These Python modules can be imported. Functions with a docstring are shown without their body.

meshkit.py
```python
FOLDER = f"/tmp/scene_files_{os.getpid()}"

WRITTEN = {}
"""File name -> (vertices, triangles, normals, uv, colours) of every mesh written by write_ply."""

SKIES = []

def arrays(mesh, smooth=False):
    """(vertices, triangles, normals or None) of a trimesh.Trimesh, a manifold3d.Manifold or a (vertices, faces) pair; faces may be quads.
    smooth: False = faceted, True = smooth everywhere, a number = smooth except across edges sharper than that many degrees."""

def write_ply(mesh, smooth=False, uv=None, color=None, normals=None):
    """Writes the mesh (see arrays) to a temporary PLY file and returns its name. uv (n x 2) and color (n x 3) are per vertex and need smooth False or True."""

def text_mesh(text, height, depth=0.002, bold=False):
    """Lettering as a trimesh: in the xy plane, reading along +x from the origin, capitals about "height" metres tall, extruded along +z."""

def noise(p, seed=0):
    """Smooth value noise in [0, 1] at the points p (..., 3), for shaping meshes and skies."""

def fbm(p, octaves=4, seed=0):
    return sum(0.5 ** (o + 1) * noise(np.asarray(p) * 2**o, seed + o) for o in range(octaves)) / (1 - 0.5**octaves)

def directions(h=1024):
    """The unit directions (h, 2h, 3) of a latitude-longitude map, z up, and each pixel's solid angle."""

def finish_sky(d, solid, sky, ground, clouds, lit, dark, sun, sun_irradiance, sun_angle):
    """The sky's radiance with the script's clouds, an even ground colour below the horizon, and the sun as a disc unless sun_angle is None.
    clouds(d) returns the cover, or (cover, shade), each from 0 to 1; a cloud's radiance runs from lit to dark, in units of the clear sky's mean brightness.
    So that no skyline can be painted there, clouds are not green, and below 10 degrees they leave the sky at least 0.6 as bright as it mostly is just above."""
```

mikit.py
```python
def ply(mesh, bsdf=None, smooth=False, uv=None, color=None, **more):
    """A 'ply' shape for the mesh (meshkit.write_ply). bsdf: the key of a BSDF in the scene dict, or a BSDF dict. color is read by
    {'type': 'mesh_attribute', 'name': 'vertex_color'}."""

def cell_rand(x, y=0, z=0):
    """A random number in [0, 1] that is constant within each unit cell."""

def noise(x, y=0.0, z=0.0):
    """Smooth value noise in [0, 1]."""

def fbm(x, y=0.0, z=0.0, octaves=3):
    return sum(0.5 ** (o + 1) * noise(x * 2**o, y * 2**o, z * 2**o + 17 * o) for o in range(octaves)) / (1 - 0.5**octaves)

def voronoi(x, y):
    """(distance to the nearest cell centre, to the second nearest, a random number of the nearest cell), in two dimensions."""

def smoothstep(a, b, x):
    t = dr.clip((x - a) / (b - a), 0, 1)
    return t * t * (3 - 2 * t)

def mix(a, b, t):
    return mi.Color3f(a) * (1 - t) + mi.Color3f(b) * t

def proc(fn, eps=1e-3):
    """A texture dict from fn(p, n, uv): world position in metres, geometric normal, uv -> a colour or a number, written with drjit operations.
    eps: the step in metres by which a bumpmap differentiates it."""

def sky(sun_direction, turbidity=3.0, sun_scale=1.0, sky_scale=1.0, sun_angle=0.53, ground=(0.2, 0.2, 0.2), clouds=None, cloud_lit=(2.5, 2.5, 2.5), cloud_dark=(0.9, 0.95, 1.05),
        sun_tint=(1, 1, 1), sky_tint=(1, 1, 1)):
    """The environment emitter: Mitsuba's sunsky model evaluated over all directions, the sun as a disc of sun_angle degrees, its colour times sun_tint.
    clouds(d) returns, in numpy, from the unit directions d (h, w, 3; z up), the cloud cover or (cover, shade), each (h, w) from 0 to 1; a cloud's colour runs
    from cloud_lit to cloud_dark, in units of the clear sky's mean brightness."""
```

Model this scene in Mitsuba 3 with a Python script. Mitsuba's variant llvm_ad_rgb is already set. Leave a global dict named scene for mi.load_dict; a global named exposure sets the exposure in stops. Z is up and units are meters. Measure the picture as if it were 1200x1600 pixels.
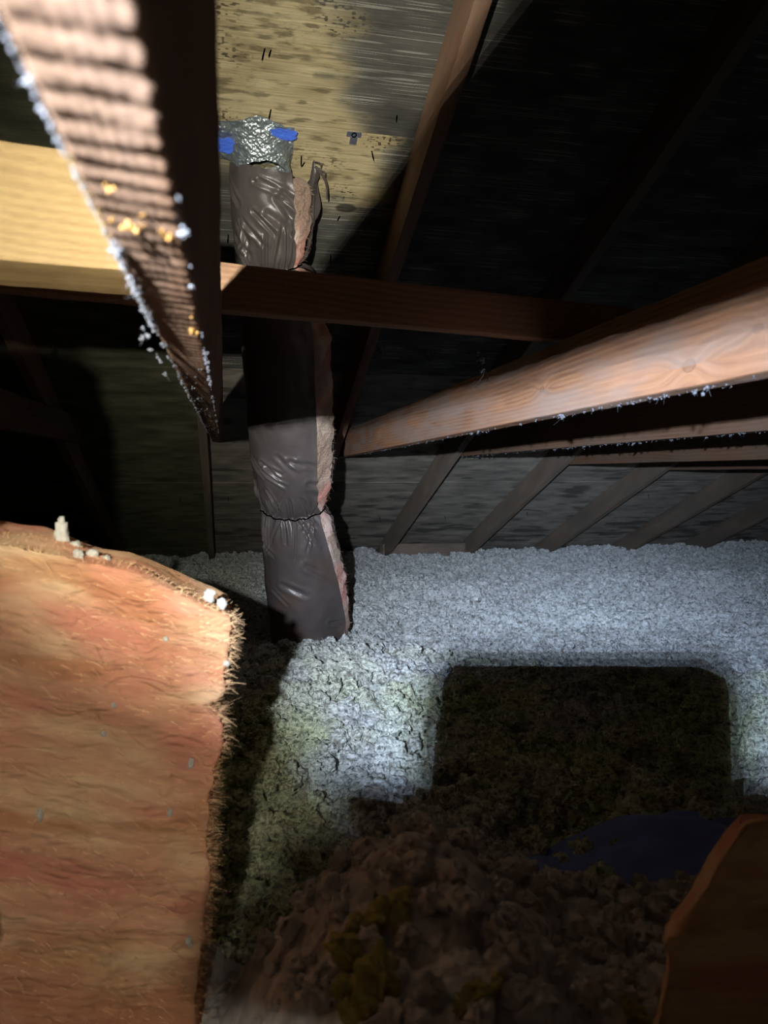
import math, numpy as np, trimesh, drjit as dr, mitsuba as mi, mikit, meshkit
import manifold3d as m3
from scipy.spatial import cKDTree
from mikit import noise, fbm, smoothstep, mix, cell_rand

T = mi.ScalarTransform4f
scene, labels = {}, {}
rng = np.random.default_rng(7)

# ------------------------------------------------------------------ camera, light, exposure
CAM = np.array([0.0, 0.0, 0.64])
RIGHT = np.array([0.97723622, -0.2121541, 0.0])
UP = np.array([0.01105387, 0.05091698, 0.99864171])
FWD = np.array([0.21186593, 0.97590886, -0.05210305])
scene['camera'] = {'type': 'thinlens', 'fov': 2 * math.degrees(math.atan(600 / 1150)), 'fov_axis': 'x',
                   'aperture_radius': 0.0019, 'focus_distance': 2.3, 'near_clip': 0.005, 'far_clip': 60.0,
                   'to_world': T().look_at(origin=CAM.tolist(), target=(CAM + FWD).tolist(), up=UP.tolist())}
exposure = 0.18
LAMP = np.array([-0.15, -0.22, 0.730])             # the photographer's lamp, left of and behind the lens
FLOOD = (4900.0, 4600.0, 3900.0)                  # wide spill, a little warm
BEAMS = ((15.2, 15.0, 12.8), (0.95, 3.2, 1.26), 31.5, 10.0), ((20.0, 26.5, 38.0), (1.70, 3.5, 0.30), 23.5, 3.0)   # the wide and the narrow beam: intensity, aim, cut-off, core
def facing(d):
    d = np.array(d, float) / np.linalg.norm(d); s_ = np.cross(d, [0, 0, 1]); s_ /= np.linalg.norm(s_)
    return d, s_, np.cross(s_, d)
a, _s, _u = facing(np.array(BEAMS[0][1]) - LAMP)
scene['lamp__lens'] = {'type': 'disk', 'to_world': T().look_at(origin=LAMP.tolist(), target=(LAMP + a).tolist(), up=[0, 0, 1]).scale(0.010),
                       'emitter': {'type': 'area', 'radiance': {'type': 'rgb', 'value': list(FLOOD)}, 'sampling_weight': 2.0}}
for n, (power, aim, cut, core) in enumerate(BEAMS):
    for k in range(9):
        r_ = 0.0085 * math.sqrt((k + 0.5) / 9); o = LAMP + a * 0.001 + r_ * (math.cos(2.4 * k + n) * _s + math.sin(2.4 * k + n) * _u)
        scene['beam_%d_%d' % (n, k)] = {'type': 'spot', 'to_world': T().look_at(origin=o.tolist(), target=(o + np.array(aim) - LAMP).tolist(), up=[0, 0, 1]),
                                        'intensity': {'type': 'rgb', 'value': [p_ / 9 for p_ in power]}, 'cutoff_angle': cut, 'beam_width': core}

# ------------------------------------------------------------------ helpers
def lin(r, g, b):
    c = np.array([r, g, b]) / 255.0
    return np.where(c < 0.04045, c / 12.92, ((c + 0.055) / 1.055) ** 2.4).tolist()

def C3(c):
    return mi.Color3f(*[float(x) for x in c])

def free(key):
    if key not in scene: return key
    k = 1
    while '%s_%03d' % (key, k) in scene: k += 1
    return '%s_%03d' % (key, k)

heads = set()
def thing(name, label, cat, group=None, kind=None):
    key, k = name, 1
    while key in heads:
        key = '%s_%03d' % (name, k); k += 1
    heads.add(key)
    labels[key] = {'label': label, 'category': cat}
    if group: labels[key]['group'] = group
    if kind: labels[key]['kind'] = kind
    return key

def add(key, mesh, bsdf, smooth=30, label=None, kind=None, **kw):
    key = free(key)
    scene[key] = mikit.ply(mesh, bsdf, smooth=smooth, **kw)
    if label or kind:
        labels.setdefault(key, {})
        if label: labels[key]['label'] = label
        if kind: labels[key]['kind'] = kind
    return key

def matte(name, tex, rough=0.9, spec=0.2, bump=None, bscale=0.001, beps=1e-3, **kw):
    col = tex if isinstance(tex, dict) else {'type': 'rgb', 'value': list(tex)}
    b = {'type': 'principled', 'base_color': col, 'roughness': rough, 'specular': spec, **kw}
    if bump is not None:
        b = {'type': 'bumpmap', 'arbitrary': mikit.proc(bump, eps=beps), 'scale': bscale, 'bsdf': b}
    scene[name] = {'type': 'twosided', 'bsdf': b}

def grid_faces(nu, nv, wrap=False):
    """quads of an nu x nv vertex grid (index u*nv+v); wrap joins the last v to the first."""
    i, j = np.meshgrid(np.arange(nu - 1), np.arange(nv if wrap else nv - 1), indexing='ij')
    j2 = (j + 1) % nv
    q = np.stack([i * nv + j, (i + 1) * nv + j, (i + 1) * nv + j2, i * nv + j2], -1).reshape(-1, 4)
    return np.vstack([q[:, [0, 1, 2]], q[:, [0, 2, 3]]])

def joinm(parts):
    vs, fs, n = [], [], 0
    for v, f in parts:
        vs.append(v); fs.append(np.asarray(f) + n); n += len(v)
    return np.vstack(vs), np.vstack(fs)

def lumber(p0, p1, w, h, up, wob=0.0015, step=0.02, seed=0, lean=0.0, sec=None, ridges=None):
    """A board from p0 to p1 (its bottom-centre line): w across, h high along up, arrises rounded, edges uneven."""
    p0, p1 = np.array(p0, float), np.array(p1, float)
    L = np.linalg.norm(p1 - p0); d = (p1 - p0) / L
    up = np.array(up, float); up -= d * (up @ d); up /= np.linalg.norm(up)
    side = np.cross(d, up)
    if lean:
        c, s = math.cos(lean), math.sin(lean)
        up, side = c * up + s * side, c * side - s * up
    r = 0.003
    nw, nh = sec or (5, 8)
    xs = np.linspace(-w / 2 + r, w / 2 - r, nw); hs = np.linspace(r, h - r, nh)
    prof = [(x, 0) for x in xs] + [(w / 2 - 0.3 * r, 0.3 * r)] + [(w / 2, y) for y in hs] + [(w / 2 - 0.3 * r, h - 0.3 * r)] \
        + [(x, h) for x in xs[::-1]] + [(-w / 2 + 0.3 * r, h - 0.3 * r)] + [(-w / 2, y) for y in hs[::-1]] + [(-w / 2 + 0.3 * r, 0.3 * r)]
    prof = np.array(prof); n = len(prof)
    t = np.linspace(0, L, max(2, int(L / step) + 1))
    V = p0 + t[:, None, None] * d + prof[None, :, :1] * side + prof[None, :, 1:] * up
    nrm = np.where((prof[:, 1] <= 0.001)[:, None], [0, -1.0], np.where((prof[:, 1] >= h - 0.001)[:, None], [0, 1.0], np.sign(prof[:, :1]) * np.array([[1.0, 0]])))
    off = (meshkit.fbm(V * np.array([9, 9, 9.0]), 3, seed) - 0.5) * 2 * wob + (meshkit.noise(V * 55, seed + 5) - 0.5) * wob * 0.6
    if ridges:
        off = off + ridges(t[:, None] + 0 * prof[None, :, 0], prof[None, :, 0] + 0 * t[:, None], prof[None, :, 1] + 0 * t[:, None])
    V = V + off[..., None] * (nrm[:, :1] * side + nrm[:, 1:] * up)[None]
    F = grid_faces(len(t), n, True)
    v = V.reshape(-1, 3)
    caps = []
    for base, flip in ((0, False), ((len(t) - 1) * n, True)):
        c = v[base:base + n].mean(0); v = np.vstack([v, c]); ci = len(v) - 1
        k = np.arange(n); tri = np.stack([np.full(n, ci), base + k, base + (k + 1) % n], 1)
        caps.append(tri[:, ::-1] if flip else tri)
    F = np.vstack([F] + caps)
    m = trimesh.Trimesh(v, F, process=False)
    if m.volume < 0: m.invert()
    return np.array(m.vertices), np.array(m.faces)

def boxm(lo, hi, R=None, r=0.002):
    lo, hi = np.array(lo, float), np.array(hi, float)
    m = trimesh.creation.box(extents=hi - lo); m.apply_translation((lo + hi) / 2)
    return m

def hull(points, radii, seg=16):
    out = None
    parts = [m3.Manifold.sphere(r, seg).translate(tuple(map(float, p))) for p, r in zip(points, radii)]
    for x, y in zip(parts[:-1], parts[1:]):
        b = m3.Manifold.batch_hull([x, y]); out = b if out is None else out + b
    return out

def tubem(pts, rad, sides=6):
    p = np.asarray(pts, float); n = len(p)
    t = np.gradient(p, axis=0); t /= np.linalg.norm(t, axis=1, keepdims=True) + 1e-12
    ref = np.where(np.abs(t[:, 2:]) < 0.9, [[0, 0, 1.0]], [[1.0, 0, 0]])
    x = np.cross(t, ref); x /= np.linalg.norm(x, axis=1, keepdims=True); y = np.cross(t, x)
    an = np.arange(sides) * 2 * math.pi / sides
    rad = np.broadcast_to(rad, (n,))
    v = p[:, None] + rad[:, None, None] * (np.cos(an)[None, :, None] * x[:, None] + np.sin(an)[None, :, None] * y[:, None])
    f = grid_faces(n, sides, True)
    v = np.vstack([v.reshape(-1, 3), p[0], p[-1]])
    k = np.arange(sides)
    f = np.vstack([f, np.stack([np.full(sides, n * sides), k, (k + 1) % sides], 1), np.stack([np.full(sides, n * sides + 1), (n - 1) * sides + (k + 1) % sides, (n - 1) * sides + k], 1)])
    return v, f

ICO = {k: trimesh.creation.icosphere(k) for k in (1, 2, 3, 4)}
def clump(level, seed, amp=0.45, freq=1.6, flat=0.8):
    m = ICO[level]; v = np.array(m.vertices)
    n1 = meshkit.fbm(v * freq + seed * 7.3 + 20, 3, seed); n2 = np.abs(meshkit.noise(v * freq * 2.6 + seed * 3.1 + 40, seed + 9) - 0.5) * 2
    v = v * (1 + amp * (n1 - 0.5) * 2 + 0.35 * amp * (n2 - 0.5))[:, None] * np.array([1, 1, flat])
    return v, np.array(m.faces)

def rotm(r):
    q = r.normal(size=4); q /= np.linalg.norm(q)
    w, x, y, z = q
    return np.array([[1 - 2 * (y * y + z * z), 2 * (x * y - z * w), 2 * (x * z + y * w)], [2 * (x * y + z * w), 1 - 2 * (x * x + z * z), 2 * (y * z - x * w)], [2 * (x * z - y * w), 2 * (y * z + x * w), 1 - 2 * (x * x + y * y)]])

def ribbons(P, D, N, length, width, droop=0.3, curl=0.3, r=rng, segs=3):
    """Loose fibres: thin ribbons from the points P along D."""
    n = len(P)
    D = D / np.linalg.norm(D, axis=1, keepdims=True)
    S = np.cross(D, N + 0.3 * r.normal(size=(n, 3))); S /= np.linalg.norm(S, axis=1, keepdims=True) + 1e-9
    B = r.normal(size=(n, 3)) * curl
    vs = []
    for k in range(segs + 1):
        t = k / segs
        c = P + D * (length * t)[:, None] + (B * (length * t * t)[:, None]) + np.array([0, 0, -1.0]) * (droop * length * t * t)[:, None]
        wd = (width * (1 - 0.75 * t))[:, None] * S / 2
        vs += [c - wd, c + wd]
    v = np.stack(vs, 1).reshape(-1, 3); m = 2 * (segs + 1)
    f = []
    for k in range(segs):
        f += [[2 * k, 2 * k + 1, 2 * k + 3], [2 * k, 2 * k + 3, 2 * k + 2]]
    F = (np.arange(n)[:, None, None] * m + np.array(f)[None]).reshape(-1, 3)
    return v, F

# ------------------------------------------------------------------ materials
SLOPE = 0.42
def wood(name, dark, light, axis, scale=1.0, grey=None, greyamt=0.0, knots=(), rough=0.75, fig=1.0):
    """Sawn timber. axis: 'y', 'x' or 'r' (down the roof). knots: (along, across, radius) on the wide face."""
    def fn(p, n, uv):
        if axis == 'x': l, q, s = p.x, p.z, p.y
        elif axis == 'r': l, q, s = p.y * 1.085, p.z + SLOPE * p.y, p.x
        else: l, q, s = p.y, p.z, p.x
        q0 = q
        kn = mi.Float(0)
        for (ka, kc, kr) in knots:
            dx, dz = (l - ka) * 0.6, q0 - kc
            r2 = (dx * dx + dz * dz) / (kr * kr)
            q = q + dr.select(dz >= 0, 1.0, -1.0) * kr * 1.3 * dr.exp(-r2 * 0.35)
            ring = dr.sqrt(r2) * 1.8
            kn = dr.maximum(kn, (1 - smoothstep(0.85, 1.05, ring)) * (0.45 + 0.55 * smoothstep(0.55, 0.95, ring)))
        w = fbm(l * 1.3 + 3, q * 10, s * 10, 3) * 0.035
        g = 0.5 + 0.5 * dr.sin((q + w) * 520 * fig + s * 160 + 6 * noise(l * 2.0, q * 20, s * 20))
        fine = noise(l * 25 * scale, q * 700, s * 700)
        blot = fbm(l * 4, q * 14, s * 14, 3)
        t = dr.clip(0.34 * g * (0.4 + 0.7 * blot) + 0.30 * fine + 0.75 * (blot - 0.3), 0, 1)
        c = mix(C3(light), C3(dark), t)
        c = mix(c, C3(np.array(dark) * 0.55), kn * 0.55)
        if grey is not None:
            m = smoothstep(0.35, 0.7, fbm(l * 5 + 11, q * 25, s * 25, 3)) * greyamt
            c = mix(c, C3(grey), m)
        return c
    def bmp(p, n, uv):
        if axis == 'x': l, q, s = p.x, p.z, p.y
        elif axis == 'r': l, q, s = p.y * 1.085, p.z + SLOPE * p.y, p.x
        else: l, q, s = p.y, p.z, p.x
        return noise(l * 30, q * 500, s * 500) * 0.6 + noise(l * 300, q * 300, s * 300) * 0.3
    matte(name, mikit.proc(fn), rough=rough, spec=0.3, bump=bmp, bscale=0.0006, beps=7e-4)

KN = [(0.836, 0.776, 0.016), (1.28, 0.796, 0.011), (0.715, 0.80, 0.010)]
wood('wood_joist', lin(74, 52, 39), lin(116, 88, 68), 'y', grey=lin(98, 86, 78), greyamt=0.35)
wood('wood_joist_knotty', lin(92, 62, 46), lin(156, 114, 86), 'y', knots=KN, grey=lin(128, 114, 106), greyamt=0.65, fig=1.3)
wood('wood_rafter', lin(74, 62, 52), lin(128, 112, 98), 'r', grey=lin(96, 92, 84), greyamt=0.6)
wood('wood_rafter_brown', lin(84, 60, 46), lin(150, 116, 94), 'r', grey=lin(120, 108, 100), greyamt=0.4)
wood('wood_pale', lin(126, 100, 64), lin(168, 142, 100), 'x', fig=1.2)
wood('wood_brace', lin(112, 82, 64), lin(164, 130, 106), 'x')
wood('wood_block', lin(92, 78, 68), lin(146, 128, 114), 'x', grey=lin(90, 84, 80), greyamt=0.6)

def deck_colour(p, n, uv):
    x, y = p.x, p.y
    s = y * 1.085
    big = fbm(x * 2.3 + 5, s * 3.1, 0, 4)
    med = fbm(x * 9, s * 22 + 3, 1, 3)
    streak = noise(x * 9, s * 420, 2)
    streak2 = noise(x * 22 + 9, s * 800, 4)
    tan_ = mix(C3(lin(142, 124, 90)), C3(lin(204, 188, 150)), dr.clip(0.1 + 0.8 * (med - 0.25) + 0.5 * streak, 0, 1))
    tan_ = mix(tan_, C3(lin(96, 86, 62)), smoothstep(0.50, 0.78, fbm(x * 20, s * 75, 7, 4)) * 0.7)
    speck = smoothstep(0.66, 0.82, noise(x * 120, s * 260, 3)) * smoothstep(0.45, 0.7, fbm(x * 7 + 3, s * 9, 5, 2))
    tan_ = mix(tan_, C3(lin(52, 46, 36)), speck * 0.85)
    mould = mix(C3(lin(58, 57, 54)), C3(lin(104, 102, 96)), dr.clip(med * 0.9 + 0.35 * (streak2 - 0.5), 0, 1))
    mould = mix(mould, C3(lin(176, 172, 164)), smoothstep(0.66, 0.86, streak) * smoothstep(0.3, 0.6, med) * 0.5)
    # the mould starts at the right of the sheet at the duct and below the seam
    near = smoothstep(0.30, 0.42, x + 0.28 * (big - 0.5) + 0.12 * (med - 0.5)) + smoothstep(1.62, 1.5, y + 0.3 * (med - 0.5)) * 0.6
    below = smoothstep(2.0, 2.13, y + 0.22 * (big - 0.5) + 0.1 * (med - 0.5) - 0.10 * smoothstep(0.1, 0.3, x)) + smoothstep(0.40, 0.5, x + 0.1 * (med - 0.5))
    m = dr.clip(dr.select(y < 1.945, near, below), 0, 1)
    c = mix(tan_, mould, m)
    olive = mix(C3(lin(54, 54, 42)), C3(lin(108, 106, 84)), dr.clip(med * 1.0 + 0.3 * (streak - 0.5), 0, 1))  # olive sheathing of the left bay, its dim light also put into the colour
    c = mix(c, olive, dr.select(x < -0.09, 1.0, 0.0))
    c = mix(c, C3(lin(22, 21, 22)), (1 - smoothstep(0.5, 1.0, dr.square((x - 0.361) / 0.04) + dr.square((y - 2.202) / 0.022) + 0.9 * (med - 0.5))) * 0.8)
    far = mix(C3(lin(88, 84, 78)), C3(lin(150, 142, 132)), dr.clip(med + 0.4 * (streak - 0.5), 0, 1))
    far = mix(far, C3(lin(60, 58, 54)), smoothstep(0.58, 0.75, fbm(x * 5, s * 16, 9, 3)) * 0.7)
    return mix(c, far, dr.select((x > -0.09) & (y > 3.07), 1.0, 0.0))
def deck_bump(p, n, uv):
    return noise(p.x * 14, p.y * 420) * 0.7 + noise(p.x * 120, p.y * 260, 3) * 0.3
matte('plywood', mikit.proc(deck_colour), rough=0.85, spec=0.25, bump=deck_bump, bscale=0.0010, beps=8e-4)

def wool_colour(p, n, uv):
    wx, wy, wz = p.x + 0.012 * noise(p.x * 80, p.y * 80, p.z * 80), p.y + 0.012 * noise(p.x * 80 + 9, p.y * 80, p.z * 80), p.z
    st = 0.6 * (1 - 3.2 * dr.abs(noise(wx * 100, wy * 100, wz * 100) - 0.5)) + 0.5 * (1 - 3.2 * dr.abs(noise(wx * 230, wy * 230, wz * 230) - 0.5))
    c = mix(C3(lin(120, 122, 119)), C3(lin(246, 248, 246)), dr.clip(st + 0.25 * (noise(p.x * 40, p.y * 40, p.z * 40) - 0.5), 0, 1))
    g = smoothstep(0.36, 0.70, fbm(p.x * 3.5 + 4, p.y * 3.5, 3, 3)) * smoothstep(2.6, 1.6, p.y)
    c = mix(c, c * C3([0.92, 0.96, 0.62]), g)
    sp = smoothstep(0.80, 0.9, noise(p.x * 45, p.y * 45, p.z * 45))
    return mix(c, C3(lin(120, 104, 88)), sp * 0.5)
def wool_bump(p, n, uv):
    wx, wy, wz = p.x + 0.010 * noise(p.x * 90, p.y * 90, p.z * 90), p.y + 0.010 * noise(p.x * 90 + 9, p.y * 90, p.z * 90), p.z
    return -2 * dr.abs(noise(wx * 110, wy * 110, wz * 110) - 0.5) - dr.abs(noise(wx * 240, wy * 240, wz * 240 + 5) - 0.5) + 0.3 * noise(wx * 600, wy * 600, wz * 600)
matte('wool', mikit.proc(wool_colour), rough=1.0, spec=0.15, bump=wool_bump, bscale=0.0060, beps=1.0e-3)
def heap_colour(p, n, uv):
    c = mix(C3(lin(168, 164, 160)), C3(lin(226, 222, 218)), dr.clip(fbm(p.x * 40, p.y * 40, p.z * 40, 3) * 1.3 - 0.15, 0, 1))
    return c
matte('wool_dusty', mikit.proc(heap_colour), rough=1.0, spec=0.1, bump=wool_bump, bscale=0.007, beps=1.0e-3)
matte('wool_yellow', lin(156, 146, 84), rough=1.0, spec=0.1, bump=wool_bump, bscale=0.005, beps=1e-3)
matte('wool_strand', lin(246, 247, 246), rough=0.5, spec=0.5)
matte('wool_white', lin(186, 182, 172), rough=1.0, spec=0.1)

def pink_colour(p, n, uv):
    l = p.x + p.y * 0.4
    z = p.z + 0.18 * l + 0.05 * (fbm(l * 7, p.z * 7, p.y * 7, 2) - 0.5)
    lay = fbm(l * 5, z * 34, p.y * 5, 4)
    blot = fbm(l * 9 + 7, z * 13, p.y * 9, 3)
    c = mix(C3(lin(192, 140, 110)), C3(lin(212, 178, 138)), smoothstep(0.32, 0.66, lay))
    c = mix(c, C3(lin(200, 124, 104)), smoothstep(0.46, 0.74, blot) * 0.7)
    c = mix(c, C3(lin(170, 112, 72)), smoothstep(0.54, 0.74, fbm(l * 6 + 31, z * 22, 3, 3)) * 0.55)
    f = noise(l * 60, z * 320, p.y * 60)
    return c * (0.86 + 0.22 * f)
def pink_bump(p, n, uv):
    l = p.x + p.y * 0.4; z = p.z + 0.18 * l + 0.02 * noise(l * 25, p.z * 25)
    return noise(l * 50, z * 260, p.y * 80) + 0.6 * noise(l * 130, z * 520, p.y * 150) - 1.2 * dr.abs(noise(l * 16, z * 60, p.y * 30) - 0.5)
matte('pink_fibre', mikit.proc(pink_colour), rough=1.0, spec=0.1, bump=pink_bump, bscale=0.0035, beps=1.2e-3)
matte('pink_strand', lin(226, 184, 140), rough=0.9, spec=0.2)
def pink2(p, n, uv):
    b = fbm(p.x * 22, p.y * 22, p.z * 14, 3)
    c = mix(C3(lin(196, 142, 130)), C3(lin(214, 190, 180)), smoothstep(0.35, 0.65, b))
    g = smoothstep(0.42, 0.60, fbm(p.x * 9, p.y * 9, p.z * 5 + 3, 2) + 0.20 * smoothstep(0.35, 0.15, p.z) + 0.05 * smoothstep(1.2, 1.3, p.z))
    return mix(c, C3(lin(150, 134, 120)), g * 0.8)
matte('pink_core', mikit.proc(pink2), rough=1.0, spec=0.1, bump=wool_bump, bscale=0.0035, beps=1e-3)

def jacket_colour(p, n, uv):
    b = fbm(p.x * 14, p.y * 14, p.z * 9, 3)
    c = mix(C3(lin(66, 60, 58)), C3(lin(98, 90, 90)), b)
    return mix(c, C3(lin(110, 82, 58)), smoothstep(0.46, 0.64, fbm(p.x * 6, p.y * 6 + 9, p.z * 7, 3)) * 0.35 * smoothstep(0.5, 0.2, p.z))
def jacket_bump(p, n, uv):
    w = fbm(p.x * 9, p.y * 9, p.z * 9, 2)
    return fbm(p.x * 30 + 4 * w, p.y * 30, p.z * 55 + p.x * 40 + 5 * w, 3) + 0.15 * noise(p.x * 260, p.y * 260, p.z * 260)
matte('duct_plastic', mikit.proc(jacket_colour), rough=0.36, spec=0.55, bump=jacket_bump, bscale=0.0008, beps=1.2e-3)
def foil_bump(p, n, uv):
    return fbm(p.x * 70, p.y * 70, p.z * 70, 3) + 0.5 * noise(p.x * 190, p.y * 190, p.z * 190)
scene['foil'] = {'type': 'twosided', 'bsdf': {'type': 'bumpmap', 'arbitrary': mikit.proc(foil_bump, eps=8e-4), 'scale': 0.0045,
                 'bsdf': {'type': 'principled', 'base_color': {'type': 'rgb', 'value': lin(176, 186, 190)}, 'metallic': 0.75, 'roughness': 0.38}}}
scene['tape_blue'] = {'type': 'twosided', 'bsdf': {'type': 'bumpmap', 'arbitrary': mikit.proc(foil_bump, eps=8e-4), 'scale': 0.0016,
                      'bsdf': {'type': 'principled', 'base_color': {'type': 'rgb', 'value': lin(84, 124, 246)}, 'roughness': 0.35, 'specular': 0.6}}}
scene['steel'] = {'type': 'principled', 'base_color': {'type': 'rgb', 'value': lin(170, 176, 196)}, 'metallic': 0.85, 'roughness': 0.4}
scene['rust'] = {'type': 'principled', 'base_color': {'type': 'rgb', 'value': lin(44, 36, 32)}, 'metallic': 0.2, 'roughness': 0.7}
matte('lint', lin(92, 93, 99), rough=1.0, spec=0.1)
matte('resin', lin(118, 86, 40), rough=0.4, spec=0.5)
matte('cloth_blue', mikit.proc(lambda p, n, uv: C3(lin(120, 136, 208)) * (0.8 + 0.4 * fbm(p.x * 40, p.y * 40, p.z * 40, 2))), rough=0.6, spec=0.3)
matte('drywall', lin(120, 112, 104))
matte('board_wall', lin(132, 112, 90))
matte('black_plastic', lin(24, 24, 26), rough=0.4, spec=0.5)
matte('skin', lin(196, 150, 122), rough=0.6)
matte('sleeve', lin(40, 42, 50), rough=0.95)

# ------------------------------------------------------------------ the shell
X0, X1, Y0, Y1 = -3.2, 6.2, -1.6, 5.75
add('floor', boxm((X0, Y0, -0.33), (X1, Y1, -0.30)), 'drywall', False); labels['floor'] = {'label': 'drywall ceiling of the rooms below, under the loose insulation', 'kind': 'structure'}
zr = lambda y: (5.6 - y) * SLOPE
for nm, x in (('wall_left', X0 - 0.02), ('wall_right', X1)):
    v = np.array([[x, Y1, -0.33], [x, Y1, 0.05], [x, Y0, zr(Y0) + 0.05], [x, Y0, -0.33]]); w = v + [0.02, 0, 0]
    f = [[0, 1, 2], [0, 2, 3], [4, 6, 5], [4, 7, 6]] + [q for i in range(4) for q in ([i, (i + 1) % 4 + 4, (i + 1) % 4], [i, i + 4, (i + 1) % 4 + 4])]
    add(nm, (np.vstack([v, w]), np.array(f)), 'board_wall', False); labels[nm] = {'label': 'dark board gable wall of the attic', 'kind': 'structure'}
add('wall_back', boxm((X0, Y0 - 0.02, -0.33), (X1, Y0, zr(Y0) + 0.05)), 'board_wall', False); labels['wall_back'] = {'label': 'dark board wall behind the photographer', 'kind': 'structure'}

# roof deck: plywood sheets laid in staggered courses
labels['ceiling'] = {'label': 'plywood roof deck sloping down to the eave, stained with dark mould', 'kind': 'structure'}
cosr = math.cos(math.atan(SLOPE))
seams = [Y0, -0.305, 0.82, 1.945, 3.07, 4.195, 5.32, Y1]
for i, (ya, yb) in enumerate(zip(seams[:-1], seams[1:])):
    xs, x = [X0], -1.93 + (1.22 if i % 2 == 0 else 0.0)
    while x < X1: xs.append(x); x += 2.44
    xs.append(X1)
    for xa, xb in zip(xs[:-1], xs[1:]):
        lo, hi = (xa + 0.0015, ya + 0.0015), (xb - 0.0015, yb - 0.0015)
        nx, ny = max(2, int((xb - xa) / 0.06)), max(2, int((yb - ya) / 0.06))
        gx, gy = np.meshgrid(np.linspace(lo[0], hi[0], nx), np.linspace(lo[1], hi[1], ny), indexing='ij')
        sag = 0.004 * (meshkit.noise(np.stack([gx * 1.7, gy * 2.0, 0 * gx + i], -1), 3) - 0.5) + (0.004 if i == 2 else 0.0) * np.clip((gy - yb + 0.35) / 0.35, 0, 1) * -1
        und = np.stack([gx, gy, zr(gy) + sag], -1).reshape(-1, 3); top = und + [0, 0, 0.0135]
        f = grid_faces(nx, ny); n = len(und)
        ring = np.concatenate([np.arange(nx) * ny, (nx - 1) * ny + np.arange(1, ny), np.arange(nx - 2, -1, -1) * ny + ny - 1, np.arange(ny - 2, 0, -1)])
        r2 = np.roll(ring, -1)
        sides = np.vstack([np.stack([ring, r2, r2 + n], 1), np.stack([ring, r2 + n, ring + n], 1)])
        add('ceiling__plywood_sheet', (np.vstack([und, top]), np.vstack([f[:, ::-1], f + n, sides])), 'plywood', 25)

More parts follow.
